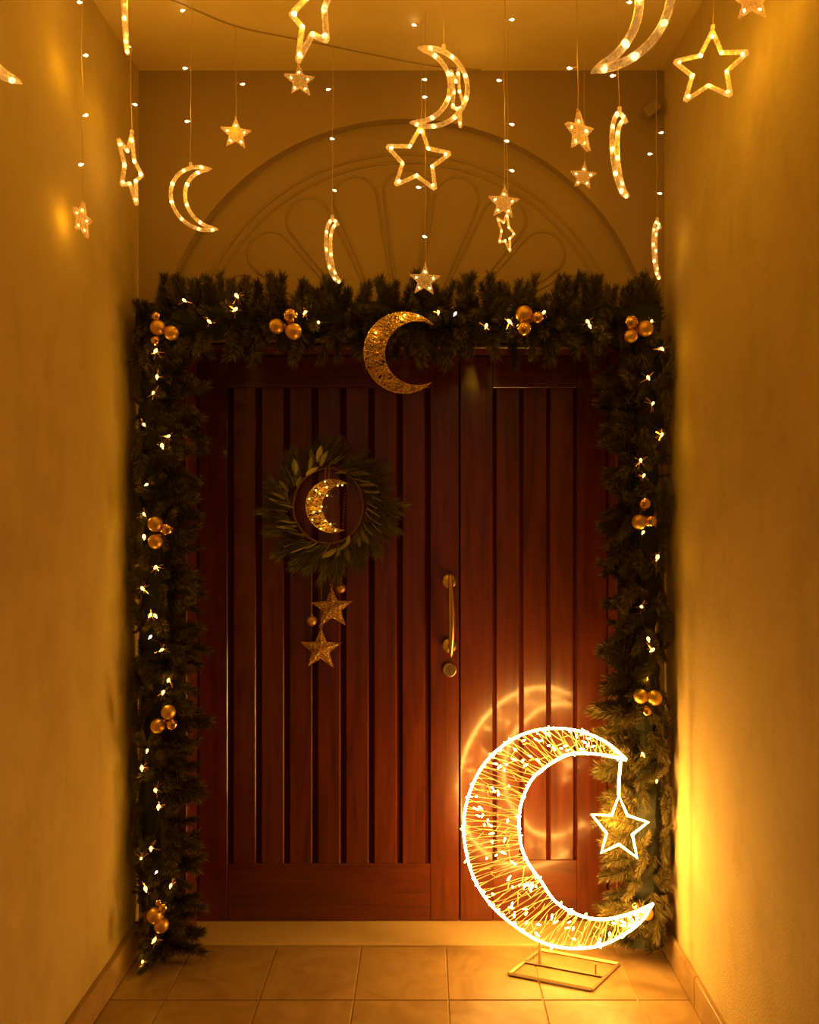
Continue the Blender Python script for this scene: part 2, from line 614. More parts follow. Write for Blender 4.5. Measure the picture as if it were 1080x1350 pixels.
# pull handle: two roses with necks and a bowed grip
hd = put('pull_handle', None, door, (dx(592.5), YD, 0))
hd['label'] = 'brass bowed pull handle with round roses'
zt_, zb_ = dz(766), dz(851)
rose = [(0.0265, 0), (0.0275, 0.004), (0.0255, 0.009), (0.011, 0.0105), (0.010, 0.012)]
toward = Matrix.Rotation(PI / 2, 4, 'X')          # local +Z -> -Y
for z in (zt_, zb_):
    MB().lathe(rose, 24, Matrix.Translation((0, 0, z)) @ toward).build('rose', M_BRASS, hd, True)
    MB().lathe([(0.0075, 0.0), (0.0075, 0.045)], 12, Matrix.Translation((0, 0, z)) @ toward).build('neck', M_BRASS, hd, True)
pts, rad = [], []
for i in range(25):
    t = i / 24
    z = zt_ + 0.030 + (zb_ - 0.036 - zt_ - 0.030) * t
    bow = math.sin(PI * t)
    pts.append((0.002 + 0.004 * bow + 0.003 * t, -0.036 - 0.022 * bow, z))
    rad.append(0.0055 + 0.0085 * bow ** 0.8)
MB().tube(pts, rad, 12).build('grip', M_BRASS, hd, True)
lk = put('door_lock', None, door, (dx(592.8), YD, dz(883)))
MB().lathe([(0.0255, 0), (0.0265, 0.004), (0.0235, 0.0095), (0.021, 0.0085), (0.018, 0.0085)], 28, toward).build('lock_rose', M_BRASS, lk, True)
MB().lathe([(0.0075, 0.008), (0.0075, 0.011)], 14, Matrix.Translation((0, 0, 0.005)) @ toward).box(-0.003, 0.003, -0.011, -0.007, -0.014, 0.002).build('keyhole', M_BRASS_DARK, lk)

# ------------------------------------------------------------------ lit floor crescent
nx, ny = 0.33, 0.944                     # horizontal normal of the crescent's plane
PC = nx * 0.341 + ny * 2.745


def on_moon(px, py):
    u = (px - VX) / F
    Y = PC / (ny + nx * u)
    return P(px, py, Y)


outer_px = [(826, 1001), (800, 979), (768, 965), (733, 960), (698, 965), (666, 981), (638, 1008), (620, 1043), (611.7, 1081), (614, 1119), (625, 1157.6), (647, 1192.6), (679, 1221), (714, 1242), (749, 1250), (787.5, 1247.5), (819, 1234), (845, 1215), (861, 1191)]
inner_px = [(826, 1002), (804, 997), (781, 993.5), (749, 995), (717, 1013), (698, 1033), (685.6, 1068), (686, 1107), (695, 1135), (713, 1161), (733, 1189), (765, 1207), (797, 1212), (832, 1204), (861, 1192)]
base_c = Vector((0.469, 2.70, 0))
mrot = math.atan2(-0.33, 0.944)
fm = thing('floor_crescent_lamp', 'big glowing wire crescent with hanging star on a metal floor stand', 'lamp', base_c, (0, 0, mrot))
inv = (Matrix.Translation(base_c) @ Matrix.Rotation(mrot, 4, 'Z')).inverted()
O = resample(spline([inv @ on_moon(*q) for q in outer_px], 8), 150)
I_ = resample(spline([inv @ on_moon(*q) for q in inner_px], 8), 150)
MB().tube(O, 0.0041, 7).build('outer_rim', M_NEON, fm, True)
MB().tube(I_, 0.0043, 7).build('inner_rim', M_NEON, fm, True)
mb = MB()                                # the cable wound to and fro between the rims
prev = None
for i in range(2, 148):
    for rep in range(1):
        j = min(max(i + R.randint(-3, 3), 1), 148)
        a, b = O[i], I_[j]
        w = (b - a).length
        side = 1 if i % 2 else -1
        dpt = min(0.022, 0.22 * w) * side
        pts = [a, a.lerp(b, 0.3) + Vector((R.gauss(0, .004), dpt, R.gauss(0, .004))), a.lerp(b, 0.7) + Vector((R.gauss(0, .004), dpt, R.gauss(0, .004))), b]
        mb.tube(spline(pts, 3), 0.0010, 4, caps=False)
        if R.random() < 0.55 and prev is not None:
            t = R.uniform(0.2, 0.8)
            mb.tube([a.lerp(b, t) + Vector((0, dpt, 0)), prev[0].lerp(prev[1], min(1, t + R.uniform(-.15, .15))) + Vector((0, prev[2], 0))], 0.0012, 4, caps=False)
        prev = (a, b, dpt)
mb.build('wound_cable', M_CABLE_WHITE, fm, True)
led_mesh = [MB().lathe([(0.0016, -0.010), (0.0018, -0.004), (0.0028, -0.003), (0.0030, 0.003), (0.0018, 0.006)], 7).mesh('led', M_LED, True)]
for k in range(170):
    i = R.randint(4, 145)
    j = min(max(i + R.randint(-3, 3), 1), 148)
    t = R.choice((R.uniform(0.1, 0.9), R.uniform(0.1, 0.9), 0.0, 1.0))
    w = (O[i] - I_[j]).length
    p = O[i].lerp(I_[j], t) + Vector((R.gauss(0, 0.002), R.uniform(-1, 1) * min(0.02, 0.2 * w), R.gauss(0, 0.002)))
    put('led', led_mesh[0], fm, p, (R.uniform(0, 6), R.uniform(0, 6), R.uniform(0, 6)), R.uniform(0.8, 1.25))
for k in range(9):                       # light of the many tiny diodes between the rims
    i = int(12 + k * 126 / 8)
    point_light('led_glow', O[i].lerp(I_[i], 0.5), 0.26, fm, 0.03, (1.0, 0.47, 0.075))
# hanging star of light tube
star_px = [(816, 1049), (827.4, 1075), (854.5, 1084), (834, 1100), (840, 1130.6), (816, 1113), (793, 1124), (800, 1098.7), (780.5, 1074), (806.7, 1075)]
hs = put('hanging_star', None, fm)
MB().tube([inv @ on_moon(*q) for q in star_px], 0.0042, 7, closed=True).build('star_tube', M_NEON, hs, True)
MB().tube([inv @ on_moon(818.5, 1004), inv @ on_moon(816.5, 1025), inv @ on_moon(816, 1049)], 0.0042, 7).build('hanger_tube', M_NEON, hs, True)
point_light('star_glow', inv @ on_moon(817, 1095), 7.0, hs, 0.03, (1.0, 0.47, 0.075))
point_light('tip_glow', inv @ on_moon(845, 1200), 0.8, fm, 0.02, (1.0, 0.47, 0.075))
# metal stand
M_STAND = plain('stand_steel', (0.50, 0.38, 0.20), 0.45, 0.4)
FL, FR, BR = Vector((.28, 2.672, .006)), Vector((.536, 2.583, .006)), Vector((.659, 2.73, .006))
BL = FL + BR - FR
quad = [inv @ q for q in (FL, FR, BR, BL)]
for a, b in zip(quad, quad[1:] + quad[:1]):
    MB().tube([a, b], 0.0058, 4).build('base_bar', M_STAND, fm)
ml, mr = (quad[0] + quad[3]) / 2, (quad[1] + quad[2]) / 2
MB().tube([ml, mr], 0.0055, 4).build('cross_bar', M_STAND, fm)
pa = ml.lerp(mr, 0.19)
MB().tube([pa, inv @ on_moon(712, 1241)], 0.0052, 6).build('post', M_STAND, fm)
pb = ml.lerp(mr, 0.88)
MB().tube([pb, pb + Vector((0, 0, 0.036))], 0.004, 6).build('post', M_STAND, fm)

# ------------------------------------------------------------------ pine garlands


def sprig_mesh(seed, L, n, nl, spread, wid, mat):
    r = random.Random(seed)
    m = MB()
    bend = r.uniform(-0.12, 0.12) * L
    at = lambda t: Vector((bend * t * t, 0.3 * bend * t * t, L * t))
    m.tube([at(k / 5) for k in range(6)], [0.0022 - 0.0012 * k / 5 for k in range(6)], 4, mi=1)
    vs, fs = [], []
    for k in range(n):
        t = (k + r.random()) / n
        az = k * 2.39996 + r.uniform(-.5, .5)
        al = math.radians(spread * (1 - 0.55 * t) + r.uniform(-9, 9))
        d = Vector((math.sin(al) * math.cos(az), math.sin(al) * math.sin(az), math.cos(al)))
        ln = nl * r.uniform(0.7, 1.1) * (1 - 0.25 * t)
        s = d.cross(Vector((r.uniform(-1, 1), r.uniform(-1, 1), r.uniform(-1, 1)))).normalized()
        p = at(t)
        mid = p + d * ln * 0.55
        tip = p + d * ln + Vector((0, 0, -0.05 * ln))
        b = len(vs)
        vs += [p - s * wid * .6, p + s * wid * .6, mid + s * wid, mid - s * wid, tip]
        fs += [(b, b + 1, b + 2, b + 3), (b + 3, b + 2, b + 4)]
    m.add(vs, fs, 0)
    return m.mesh('pine_sprig', [mat, M_STEM])


SPRIGS = [sprig_mesh(100 + k, 0.115, 330, 0.042, 62, 0.0011, M_NEEDLE) for k in range(6)]


SPRIG_V = [np.array([v.co[:] for v in list(m_.vertices)[::3]]) for m_ in SPRIGS]


def fit(k, st, rot, s, origin, lo, hi):
    """largest scale up to s at which sprig k stays between the corners lo and hi"""
    v = SPRIG_V[k] @ np.array(rot.to_matrix()).T
    p = np.array(origin) + np.array(st)
    for _ in range(12):
        q = v * s + p
        if (q.min(0) >= lo).all() and (q.max(0) <= hi).all():
            break
        s *= 0.92
    return s


LO_MOON = np.array((XL, 2.655, 0.008))      # the floor crescent stands close before this stretch
LO, HI = np.array((XL + 0.008, 2.5, 0.008)), np.array((XR - 0.008, YW + 0.03, 2.6))


def aim(d, roll):
    q = Vector(d).normalized().to_track_quat('Z', 'Y')
    return (q.to_matrix() @ Matrix.Rotation(roll, 3, 'Z')).to_euler()


bulb_prof = [(0.0012, -0.007), (0.0016, -0.003), (0.0031, -0.002), (0.0035, 0.002), (0.002, 0.0055), (0.0008, 0.0065)]
GBULB = MB().lathe([(r * 1.25, h * 1.2) for r, h in bulb_prof], 9).mesh('bulb', M_BULB_GARLAND, True)
GBULB_COOL = MB().lathe([(r * 1.25, h * 1.2) for r, h in bulb_prof], 9).mesh('bulb', M_BULB_COOL, True)


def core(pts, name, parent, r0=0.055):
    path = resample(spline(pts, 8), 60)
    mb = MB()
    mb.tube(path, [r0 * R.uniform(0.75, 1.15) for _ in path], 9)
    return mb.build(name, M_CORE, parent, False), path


def vertical_garland(name, label, cx, cy, z0, z1, side, seed):
    """side = +1: the door lies towards +x"""
    g = thing(name, label, 'garland', (cx, cy, z0))
    r = random.Random(seed)
    wallx = XL if side > 0 else XR
    away = abs(cx - wallx)
    pts = [(R.uniform(-.012, .012), R.uniform(-.01, .01), t * (z1 - z0) + 0.05) for t in [k / 8 for k in range(9)]]
    core(pts, 'core', g, 0.056)
    n = 285
    for k in range(n):
        z = 0.03 + (z1 - z0 - 0.03) * (k + r.random()) / n
        kind = r.random()
        if kind < 0.44:                        # towards the door
            a = math.radians(r.gauss(-20, 20)); reach = 0.180
        elif kind < 0.72:                      # to the front
            a = math.radians(r.gauss(-72, 20)); reach = 0.135
        else:                                  # towards the side wall
            a = math.radians(r.gauss(-172, 9)); reach = max(0.05, (away - 0.004) / max(abs(math.cos(a)), .3))
        dxy = Vector((math.cos(a) * side, math.sin(a), 0))
        el = math.radians(r.gauss(2, 22))
        d = dxy * math.cos(el) + Vector((0, 0, math.sin(el)))
        s = min(1.25, reach / 0.150) * r.uniform(0.78, 1.08)
        out = -d.x * side                      # part of the direction that points at the side wall
        if out > -0.25:
            s = min(s, (away - 0.012) / (0.115 * max(out, 0) + 0.042))
        zz = z
        if zz + d.z * 0.15 < 0.03:
            d.z = abs(d.z) * 0.3
        near_moon = side < 0 and zz < 1.2
        lay = False
        if 0.44 <= kind < 0.72 and (near_moon or r.random() < 0.45):     # lies along the face of the garland
            lay = True
            d = Vector((r.uniform(-0.9, 0.9), -r.uniform(0.12, 0.3), r.choice((-1, -1, 1)) * r.uniform(0.5, 1))).normalized()
            s = r.uniform(0.7, 0.95)
            if zz + d.z * 0.15 < 0.03:
                d.z = abs(d.z)
        elif near_moon:
            d.y = max(d.y, -0.25)
            d.normalize()
        st = Vector((dxy.x * (0.045 if kind >= 0.72 else 0.015), dxy.y * 0.02, zz)) + Vector((r.uniform(-.015, .015), 0, 0))
        if kind >= 0.84:                       # lies along the side wall, closing the gap behind the garland
            d = Vector((-side * 0.1, r.uniform(-.3, .3), r.choice((-1, 1)))).normalized()
            if zz + d.z * 0.15 < 0.03:
                d.z = abs(d.z)
            s, st = r.uniform(0.6, 0.8), Vector((-side * 0.058, r.uniform(-.06, .02), zz))
        if lay:
            st = Vector((r.uniform(-.05, .05), -0.052, zz))
        k6, ro = r.randrange(6), aim(d, r.uniform(0, 6.28))
        put('pine_sprig', SPRIGS[k6], g, st, ro, fit(k6, st, ro, s, g.location, LO_MOON if side < 0 and zz < 1.15 else LO, HI))
    return g


GY = 2.768
gl = vertical_garland('pine_garland', 'upright pine garland whose foot drags on the floor tiles', P(210, 0, GY).x, GY, 0.012, 2.08, 1, 11)
gr = vertical_garland('pine_garland', 'upright pine garland beside and behind the glowing floor crescent', P(848, 0, GY).x, GY, 0.012, 2.08, -1, 12)
# trailing tip of the left garland on the floor
for k in range(9):
    d = Vector((R.uniform(-.25, .25), -1, R.uniform(-.25, .05)))
    p = P(205, 1262, 2.70)
    put('pine_sprig', SPRIGS[k % 6], gl, (p.x + R.uniform(-.03, .02) - gl.location.x, -0.03 - 0.008 * k, 0.085 - 0.006 * k), aim(d, R.uniform(0, 6)), 0.62)

GY = 2.765
tz = P(0, 424, GY).z
gx0, gx1 = P(186, 0, GY).x, P(866, 0, GY).x
gt = thing('pine_garland', 'level pine garland lying along the lintel above the door', 'garland', ((gx0 + gx1) / 2, GY, tz))
core([((k / 8 - .5) * (gx1 - gx0), R.uniform(-.01, .01), R.uniform(-.012, .012)) for k in range(9)], 'core', gt, 0.06)
r = random.Random(21)
for k in range(290):
    x = (k + r.random()) / 290 * (gx1 - gx0) - (gx1 - gx0) / 2
    kind = r.random()
    if kind < 0.42:
        a = math.radians(r.gauss(100, 18)); reach = 0.172
    elif kind < 0.72:
        a = math.radians(r.gauss(246, 16)); reach = 0.185
    else:
        a = math.radians(r.gauss(175, 28)); reach = 0.155
    # a measured in the Y-Z plane: 90 up, 180 towards the camera, 270 down
    d = Vector((r.gauss(0, 0.28), math.cos(a), math.sin(a))).normalized()
    if d.y > 0:
        d.y *= 0.4
    if x + gt.location.x < XL + 0.13 and d.x < 0:
        d.x *= -0.4
    if x + gt.location.x > XR - 0.13 and d.x > 0:
        d.x *= -0.4
    put('pine_sprig', SPRIGS[r.randrange(6)], gt, (x, r.uniform(-.02, .0), r.uniform(-.02, .02)), aim(d, r.uniform(0, 6.28)), reach / 0.150 * r.uniform(0.75, 1.1))


def fairy_string(label, pts, group=None):
    """pts: (px, py, Y) of each bulb; a thin cord joins them"""
    P3 = [P(*q[:3]) for q in pts]
    o = thing('fairy_light_string', label, 'string lights', P3[0], group=group)
    mid = []
    for a, b in zip(P3, P3[1:]):
        mid += [a - P3[0], a.lerp(b, 0.5) - P3[0] + Vector((R.uniform(-.02, .02), 0.07, R.uniform(-.02, .02)))]
    mid.append(P3[-1] - P3[0])
    MB().tube(spline(mid, 4), 0.0009, 4).build('cord', M_STEM, o)
    for q, p in zip(pts, P3):
        cool = len(q) > 3
        put('bulb', GBULB_COOL if cool else GBULB, o, p - P3[0], (R.uniform(-1, 1), R.uniform(-1, 1), 0), R.uniform(0.9, 1.35))
        if not cool:
            point_light('bulb_glow', p - P3[0] + Vector((0, -0.012, 0)), P_GARLAND * R.uniform(0.6, 1.4), o, 0.006)
            if R.random() < 0.75:       # a crumpled tinsel tuft behind the bulb catches its light
                mb = MB()
                for _ in range(14):
                    e = Vector((R.gauss(0, 1), R.gauss(0, .5) + .3, R.gauss(0, 1))).normalized() * R.uniform(.012, .03)
                    s = Vector((R.gauss(0, 1), R.gauss(0, 1), R.gauss(0, 1))).normalized() * .0016
                    c0 = Vector((0, 0.008, 0))
                    mb.add([c0 - s, c0 + s, c0 + e + s, c0 + e - s], [(0, 1, 2, 3)])
                t = mb.build('tinsel_tuft', M_TINSEL, o)
                t.location = p - P3[0]
    return o


def front(px, base, k=0.0):
    return base + R.uniform(-0.012, 0.012) + k


FG = 2.645
fairy_string('warm fairy lights woven into the level garland over the door',
             [(a, b, front(a, FG)) + c for a, b, c in ((243, 396, ()), (276, 424, ()), (312, 390, ()), (310, 408, ()), (402, 412, ()), (420, 425, ()), (578, 412, ()), (600, 414, (1,)), (641, 430, ()), (672, 424, ()), (717, 412, ()), (778, 430, ()), (775, 424, ()), (859, 424, ()))])
fairy_string('warm fairy lights woven into the garland with the dragging foot',
             [(a, b, front(a, 2.64)) + c for a, b, c in ((205, 463, ()), (207, 497, ()), (202, 518, ()), (190, 560, ()), (222, 575, ()), (214, 588, ()), (193, 639, ()), (190, 678, ()), (190, 708, ()), (205, 748, ()), (188, 776, ()), (198, 811, ()), (205, 812, ()), (198, 840, (1,)), (213, 857, ()), (222, 897, ()), (215, 913, ()), (194, 990, ()), (187, 1013, ()), (205, 1042, ()), (209, 1064, ()), (199, 1119, ()), (186, 1132, ()), (206, 1150, (1,)), (225, 1168, ()), (192, 1172, ()), (203, 1240, ()), (188, 1268, ()))])
fairy_string('warm fairy lights woven into the garland beside the floor crescent',
             [(a, b, front(a, 2.635 if b < 870 else 2.69)) + c for a, b, c in ((873, 460, ()), (855, 498, ()), (861, 532, ()), (873, 573, ()), (845, 607, ()), (849, 627, ()), (848, 702, ()), (867, 735, ()), (846, 800, ()), (855, 843, ()), (860, 857, ()), (852, 895, ()), (848, 995, ()), (866, 1030, ()))])

# gold bauble clusters
bauble_matte = MB().sphere(0.025, nu=20, nv=14).mesh('bauble', M_GOLD_MATTE, True)
bauble_shiny = MB().sphere(0.025, nu=20, nv=14).mesh('bauble', M_GOLD_SHINY, True)
cap_mesh = MB().lathe([(0.0075, 0.0225), (0.0075, 0.0295), (0.003, 0.031)], 12).mesh('cap', M_BRASS, True)


def cluster(label, balls, Y):
    c = P(balls[0][0], balls[0][1], Y)
    o = thing('bauble_cluster', label, 'baubles', c, group='gold bauble clusters on the garlands')
    cen = sum((P(b[0], b[1], Y) for b in balls), Vector()) / len(balls)
    for (px, py, rr, kind) in balls:
        p = P(px, py, Y + R.uniform(-.006, .006)) - c
        s = rr / (0.025 * F / Y)
        b = put('bauble', bauble_shiny if kind else bauble_matte, o, p, aim((cen - c - p) + Vector((0, .02, 0.001)), 0), s)
        put('cap', cap_mesh, b)
    mb = MB()
    for (px, py, rr, kind) in balls:
        mb.tube([P(px, py, Y) - c, cen - c + Vector((0, 0.07, 0))], 0.0012, 4)
    mb.build('wire_stem', M_TWIG, o)


FB = 2.615
cluster('four gold baubles at the garland corner above the garland with the dragging foot', [(208, 432, 10, 0), (226, 439, 9.5, 0), (206, 417, 6, 1), (205, 449, 6, 1)], FB)
cluster('trio of gold baubles on the lintel garland over the wreath side', [(365, 430, 10, 0), (383, 416, 9.5, 1), (387, 437, 11, 0)], FB)
cluster('stacked gold baubles on the lintel garland above the narrow door leaf', [(691, 414, 11, 0), (691, 434, 10.5, 1), (709, 419, 8.5, 1)], FB)
cluster('trio of gold baubles at the garland corner above the floor crescent', [(832, 425, 9.5, 1), (851, 433, 10.5, 0), (832, 443, 9, 0)], FB)
cluster('gold baubles on the dragging garland level with the wreath', [(205, 691, 10, 0), (220, 698, 8.5, 1), (205, 714, 9.5, 0)], FB)
cluster('gold baubles on the dragging garland at door lock height', [(222, 939, 9.5, 0), (208, 957, 9.5, 0), (227, 955, 7.5, 1)], FB)
cluster('gold baubles close above the dragging foot of the garland', [(204, 1207, 10, 0), (213, 1220, 9.5, 0), (215, 1197, 6, 1), (209, 1190, 4, 1)], FB)
cluster('gold baubles opposite the wreath on the garland above the crescent', [(843, 688, 10, 0), (858, 687, 8, 1), (850, 664, 8, 1)], FB)
cluster('gold bauble pair just above the tip of the floor crescent', [(845, 918, 9.5, 0), (863, 920, 10, 0), (853, 938, 6, 1)], 2.67)
cluster('gold bauble partly behind the lower horn of the floor crescent', [(853, 1204, 9, 0), (838, 1194, 6, 1)], 2.69)

# ------------------------------------------------------------------ gold wire crescents, glitter stars, wreath


def crescent_2d(r, tipx, inner_left, n=40):
    """outer and inner arcs of a crescent open towards +x, both from the top tip to the bottom tip"""
    a0 = math.acos(tipx / r)
    out = [(r * math.cos(a), r * math.sin(a)) for a in [a0 + (2 * PI - 2 * a0) * i / n for i in range(n + 1)]]
    tz = r * math.sin(a0)
    c = (tipx ** 2 + tz ** 2 - inner_left ** 2) / (2 * (tipx - inner_left))
    ri = c - inner_left
    b0 = math.atan2(tz, tipx - c)
    inn = [(c + ri * math.cos(b), ri * math.sin(b)) for b in [b0 + (2 * PI - 2 * b0) * i / n for i in range(n + 1)]]
    return out, inn


def wire_crescent(name, label, cat, loc, rot, r, tipx, il, thick, turns, bulbs):
    o = thing(name, label, cat, loc, rot)
    out, inn = crescent_2d(r, tipx, il, 80)
    for yy in (-thick / 2, thick / 2):
        MB().tube([(x, yy * math.sin(PI * (i + .5) / 81), z) for i, (x, z) in enumerate(out)], 0.0016, 5).build('outer_wire', M_GLITTER, o)
        MB().tube([(x, yy * math.sin(PI * (i + .5) / 81), z) for i, (x, z) in enumerate(inn)], 0.0014, 5).build('inner_wire', M_GLITTER, o)
    mb = MB()
    for k in range(turns):
        f = (k + R.random()) / turns * 80
        i = min(int(f), 79)
        j = min(max(i + R.randint(-5, 5), 0), 79)
        y = (thick / 2) * math.sin(PI * (i + .5) / 81) * (1 if k % 3 else -1)
        a = Vector((out[i][0], -y, out[i][1])); b = Vector((inn[j][0], -y, inn[j][1]))
        if R.random() < 0.35:
            q = min(max(i + R.randint(-9, 9), 0), 79)
            b = Vector((inn[q][0], -y, inn[q][1])).lerp(a, R.uniform(0, .5))
        mb.tube([a, a.lerp(b, .5) + Vector((0, -0.004 if y > 0 else 0.004, 0)), b], 0.0010, 3, caps=False)
    w = mb.build('wound_wire', M_GLITTER, o)
    for k in range(bulbs):
        i = int((k + .5) / bulbs * 74) + 3
        t = R.uniform(0.1, 0.9)
        p = Vector((out[i][0] * (1 - t) + inn[i][0] * t, -thick / 2 - 0.002, out[i][1] * (1 - t) + inn[i][1] * t))
        put('bulb', GBULB, o, p, (PI / 2, 0, R.uniform(-1, 1)), 0.85)
    return o


YC = 2.56
c1 = wire_crescent('gold_crescent', 'gold wire crescent fixed on the lintel garland over the door', 'crescent', P(533, 465, YC), (0, math.radians(2), 0), 53 * YC / F, 37 * YC / F, -26 * YC / F, 0.02, 420, 0)
for (px, py) in ((495, 441), (528, 422), (532, 417), (550, 417)):
    put('bulb', GBULB, c1, (P(px, py, YC) - c1.location) + Vector((0, -0.012, 0)), (PI / 2, 0, 0), 0.7)
    point_light('bulb_glow', (P(px, py, YC) - c1.location) + Vector((0, -0.03, 0)), 0.035, c1, 0.006)

# wreath on the wide door leaf
YR = YD - 0.035
wc = P(433, 667, YR)
wreath = thing('wreath', 'leafy pine wreath hung on the wide door leaf', 'wreath', wc)
RW = 0.136
pts = [Vector((RW * math.cos(a) * 0.96 * (1 + R.uniform(-.015, .015)), R.uniform(-.004, .004), RW * 1.03 * math.sin(a))) for a in [2 * PI * k / 40 for k in range(40)]]
MB().tube(spline(pts, 3, True), 0.0042, 6, closed=True).build('twig_ring', M_TWIG, wreath, True)
pts2 = [q + Vector((0.004 * math.sin(5 * k), 0.005 * math.cos(3 * k), 0.004 * math.cos(5 * k))) for k, q in enumerate(pts)]
MB().tube(spline(pts2, 3, True), 0.0022, 5, closed=True).build('twig_ring', M_TWIG, wreath, True)
WS = [sprig_mesh(300 + k, 0.085, 130, 0.058, 38, 0.0009, M_WREATH_NEEDLE) for k in range(4)]
for s in WS:
    s.name = 'wreath_sprig'
for k in range(88):
    a = 2 * PI * (k + R.random()) / 88
    er = Vector((math.cos(a), 0, math.sin(a)))
    et = Vector((math.sin(a), 0, -math.cos(a)))          # clockwise
    lean = R.gauss(0.75, 0.3)
    d = er + et * lean + Vector((0, -R.uniform(0.0, 0.35), 0))
    st = er * (RW + R.uniform(0.0, 0.035)) + Vector((0, R.uniform(-.012, 0.004), 0))
    put('wreath_sprig', WS[k % 4], wreath, st, aim(d, R.uniform(0, 6)), R.uniform(0.8, 1.2) * (1.18 if math.sin(a) < 0.4 and math.cos(a) > -.4 else 0.9))


def leaf_mesh(seed):
    r = random.Random(seed)
    m = MB()
    L, W, n = 0.058, 0.0095, 7
    cur = r.uniform(-.25, .25)
    vs, fs = [], []
    for i in range(n + 1):
        t = i / n
        w = W * math.sin(PI * min(t * 0.93 + 0.05, 1)) ** 0.8
        y = 0.012 * t * t * (1 + cur) 
        x = cur * 0.02 * t * t
        vs += [(x - w, -y - 0.002, L * t), (x, -y + 0.0015, L * t), (x + w, -y - 0.002, L * t)]
    for i in range(n):
        b = 3 * i
        fs += [(b, b + 1, b + 4, b + 3), (b + 1, b + 2, b + 5, b + 4)]
    m.add(vs, fs)
    return m.mesh('leaf', M_LEAF, True)


LEAVES = [leaf_mesh(k) for k in range(4)]
for k in range(46):
    a = 2 * PI * (k + R.random()) / 46
    er = Vector((math.cos(a), 0, math.sin(a)))
    et = Vector((math.sin(a), 0, -math.cos(a)))
    d = er * R.gauss(0.75, 0.35) + et * R.uniform(0.3, 1.0) + Vector((0, -R.uniform(0.15, 0.5), 0))
    st = er * (RW + R.uniform(-.012, 0.03)) + Vector((0, -0.018 - R.uniform(0, .012), 0))
    q = Vector(d).normalized().to_track_quat('Z', 'Y').to_matrix()
    # turn the blade so that its face looks out of the door
    f = q @ Vector((0, -1, 0))
    put('leaf', LEAVES[k % 4], wreath, st, (q @ Matrix.Rotation(R.uniform(-.8, .8) + (0 if f.y < 0 else PI), 3, 'Z')).to_euler(), R.uniform(0.8, 1.4))
# crescent hanging inside the wreath
YM = YR - 0.02
c2 = wire_crescent('gold_crescent', 'small gold crescent with tiny bulbs hanging inside the wreath', 'crescent', P(439, 667, YM), (0, math.radians(4), 0), 35 * YM / F, 17 * YM / F, -15 * YM / F, 0.022, 200, 0)
for (px, py) in ((427, 636), (416, 648), (421, 652), (430, 643), (408, 660), (431, 654), (425, 669), (415, 677), (423, 675), (414, 687), (431, 687), (426, 698), (438, 691), (445, 699), (450, 639), (444, 640)):
    put('bulb', GBULB, c2, P(px, py, YM) - c2.location + Vector((0, -0.014, 0)), (PI / 2, 0, 0), 0.72)
for (px, py) in ((423, 648), (415, 672), (432, 695)):
    point_light('bulb_glow', P(px, py, YM) - c2.location + Vector((0, -0.035, 0)), 0.05, c2, 0.01)
for x in (426, 431):
    MB().tube([P(x, 617, YM) - c2.location, P(x, 634, YM) - c2.location], 0.0008, 4).build('thread', M_CORD, c2)
mb = MB()       # a chain of tiny beads across the horns
for k in range(13):
    mb.sphere(0.0016, P(454, 650 + 4 * k, YM) - c2.location, 6, 4)
mb.build('bead_chain', M_GLITTER, c2)


def glitter_star(label, px, py, Y, rad_px, roll, thread_from):
    c = P(px, py, Y)
    rad = rad_px * Y / F
    o = thing('glitter_star', label, 'star', c, (0, 0, 0), 'glitter stars hanging below the wreath')
    pts = []
    for k in range(10):
        a = PI / 2 - math.radians(roll) - 2 * PI * k / 10
        q = rad if k % 2 == 0 else rad * 0.42
        pts.append((q * math.cos(a), q * math.sin(a)))
    mb = MB()
    vs = [(x, 0, z) for x, z in pts] + [(0, -0.016, 0), (0, 0.016, 0)]
    fs = []
    for k in range(10):
        l = (k + 1) % 10
        fs += [(k, l, 10)[::-1], (k, l, 11)]
    mb.add(vs, fs).build('star_body', M_GLITTER, o)
    MB().tube([(x, 0, z) for x, z in pts], 0.0022, 5, closed=True).build('rim_wire', M_GLITTER, o)
    mb = MB()
    for k in range(0, 10):
        mb.tube([(pts[k][0], 0, pts[k][1]), (0, -0.017, 0)], 0.0014, 4)
    mb.build('ridge_wire', M_GLITTER, o)
    top = Vector((pts[0][0], 0, pts[0][1]))
    MB().tube([top + Vector((0.005 * math.cos(a), 0, 0.006 + 0.005 * math.sin(a))) for a in [2 * PI * k / 10 for k in range(10)]], 0.0011, 4, closed=True).build('hanging_ring', M_BRASS, o)
    MB().tube([top + Vector((0, 0, 0.011)), P(*thread_from, Y) - c], 0.0007, 4).build('thread', M_CORD, o)
    return o


YS = YD - 0.022
glitter_star('upper gold glitter star hanging close under the wreath', 438, 802, YS, 28, -2, (434, 745))
glitter_star('lower gold glitter star hanging farther below the wreath', 423, 856, YS, 28, 1, (424, 745))
for px, py, rr, top, lab in ((411, 818.5, 7, 745, 'small gold bauble on a long thread beside the upper glitter star'), (449.5, 775.5, 6.6, 745, 'small gold bauble tucked right under the wreath needles')):
    o = thing('hanging_bauble', lab, 'bauble', P(px, py, YS), group='small baubles hanging from the wreath')
    s = rr * YS / F / 0.025
    put('ball', bauble_matte, o, (0, 0, 0), None, s)
    put('cap', cap_mesh, o, (0, 0, 0), None, s)
    MB().tube([(0, 0, 0.03 * s), P(px, top, YS) - P(px, py, YS)], 0.0007, 4).build('thread', M_CORD, o)

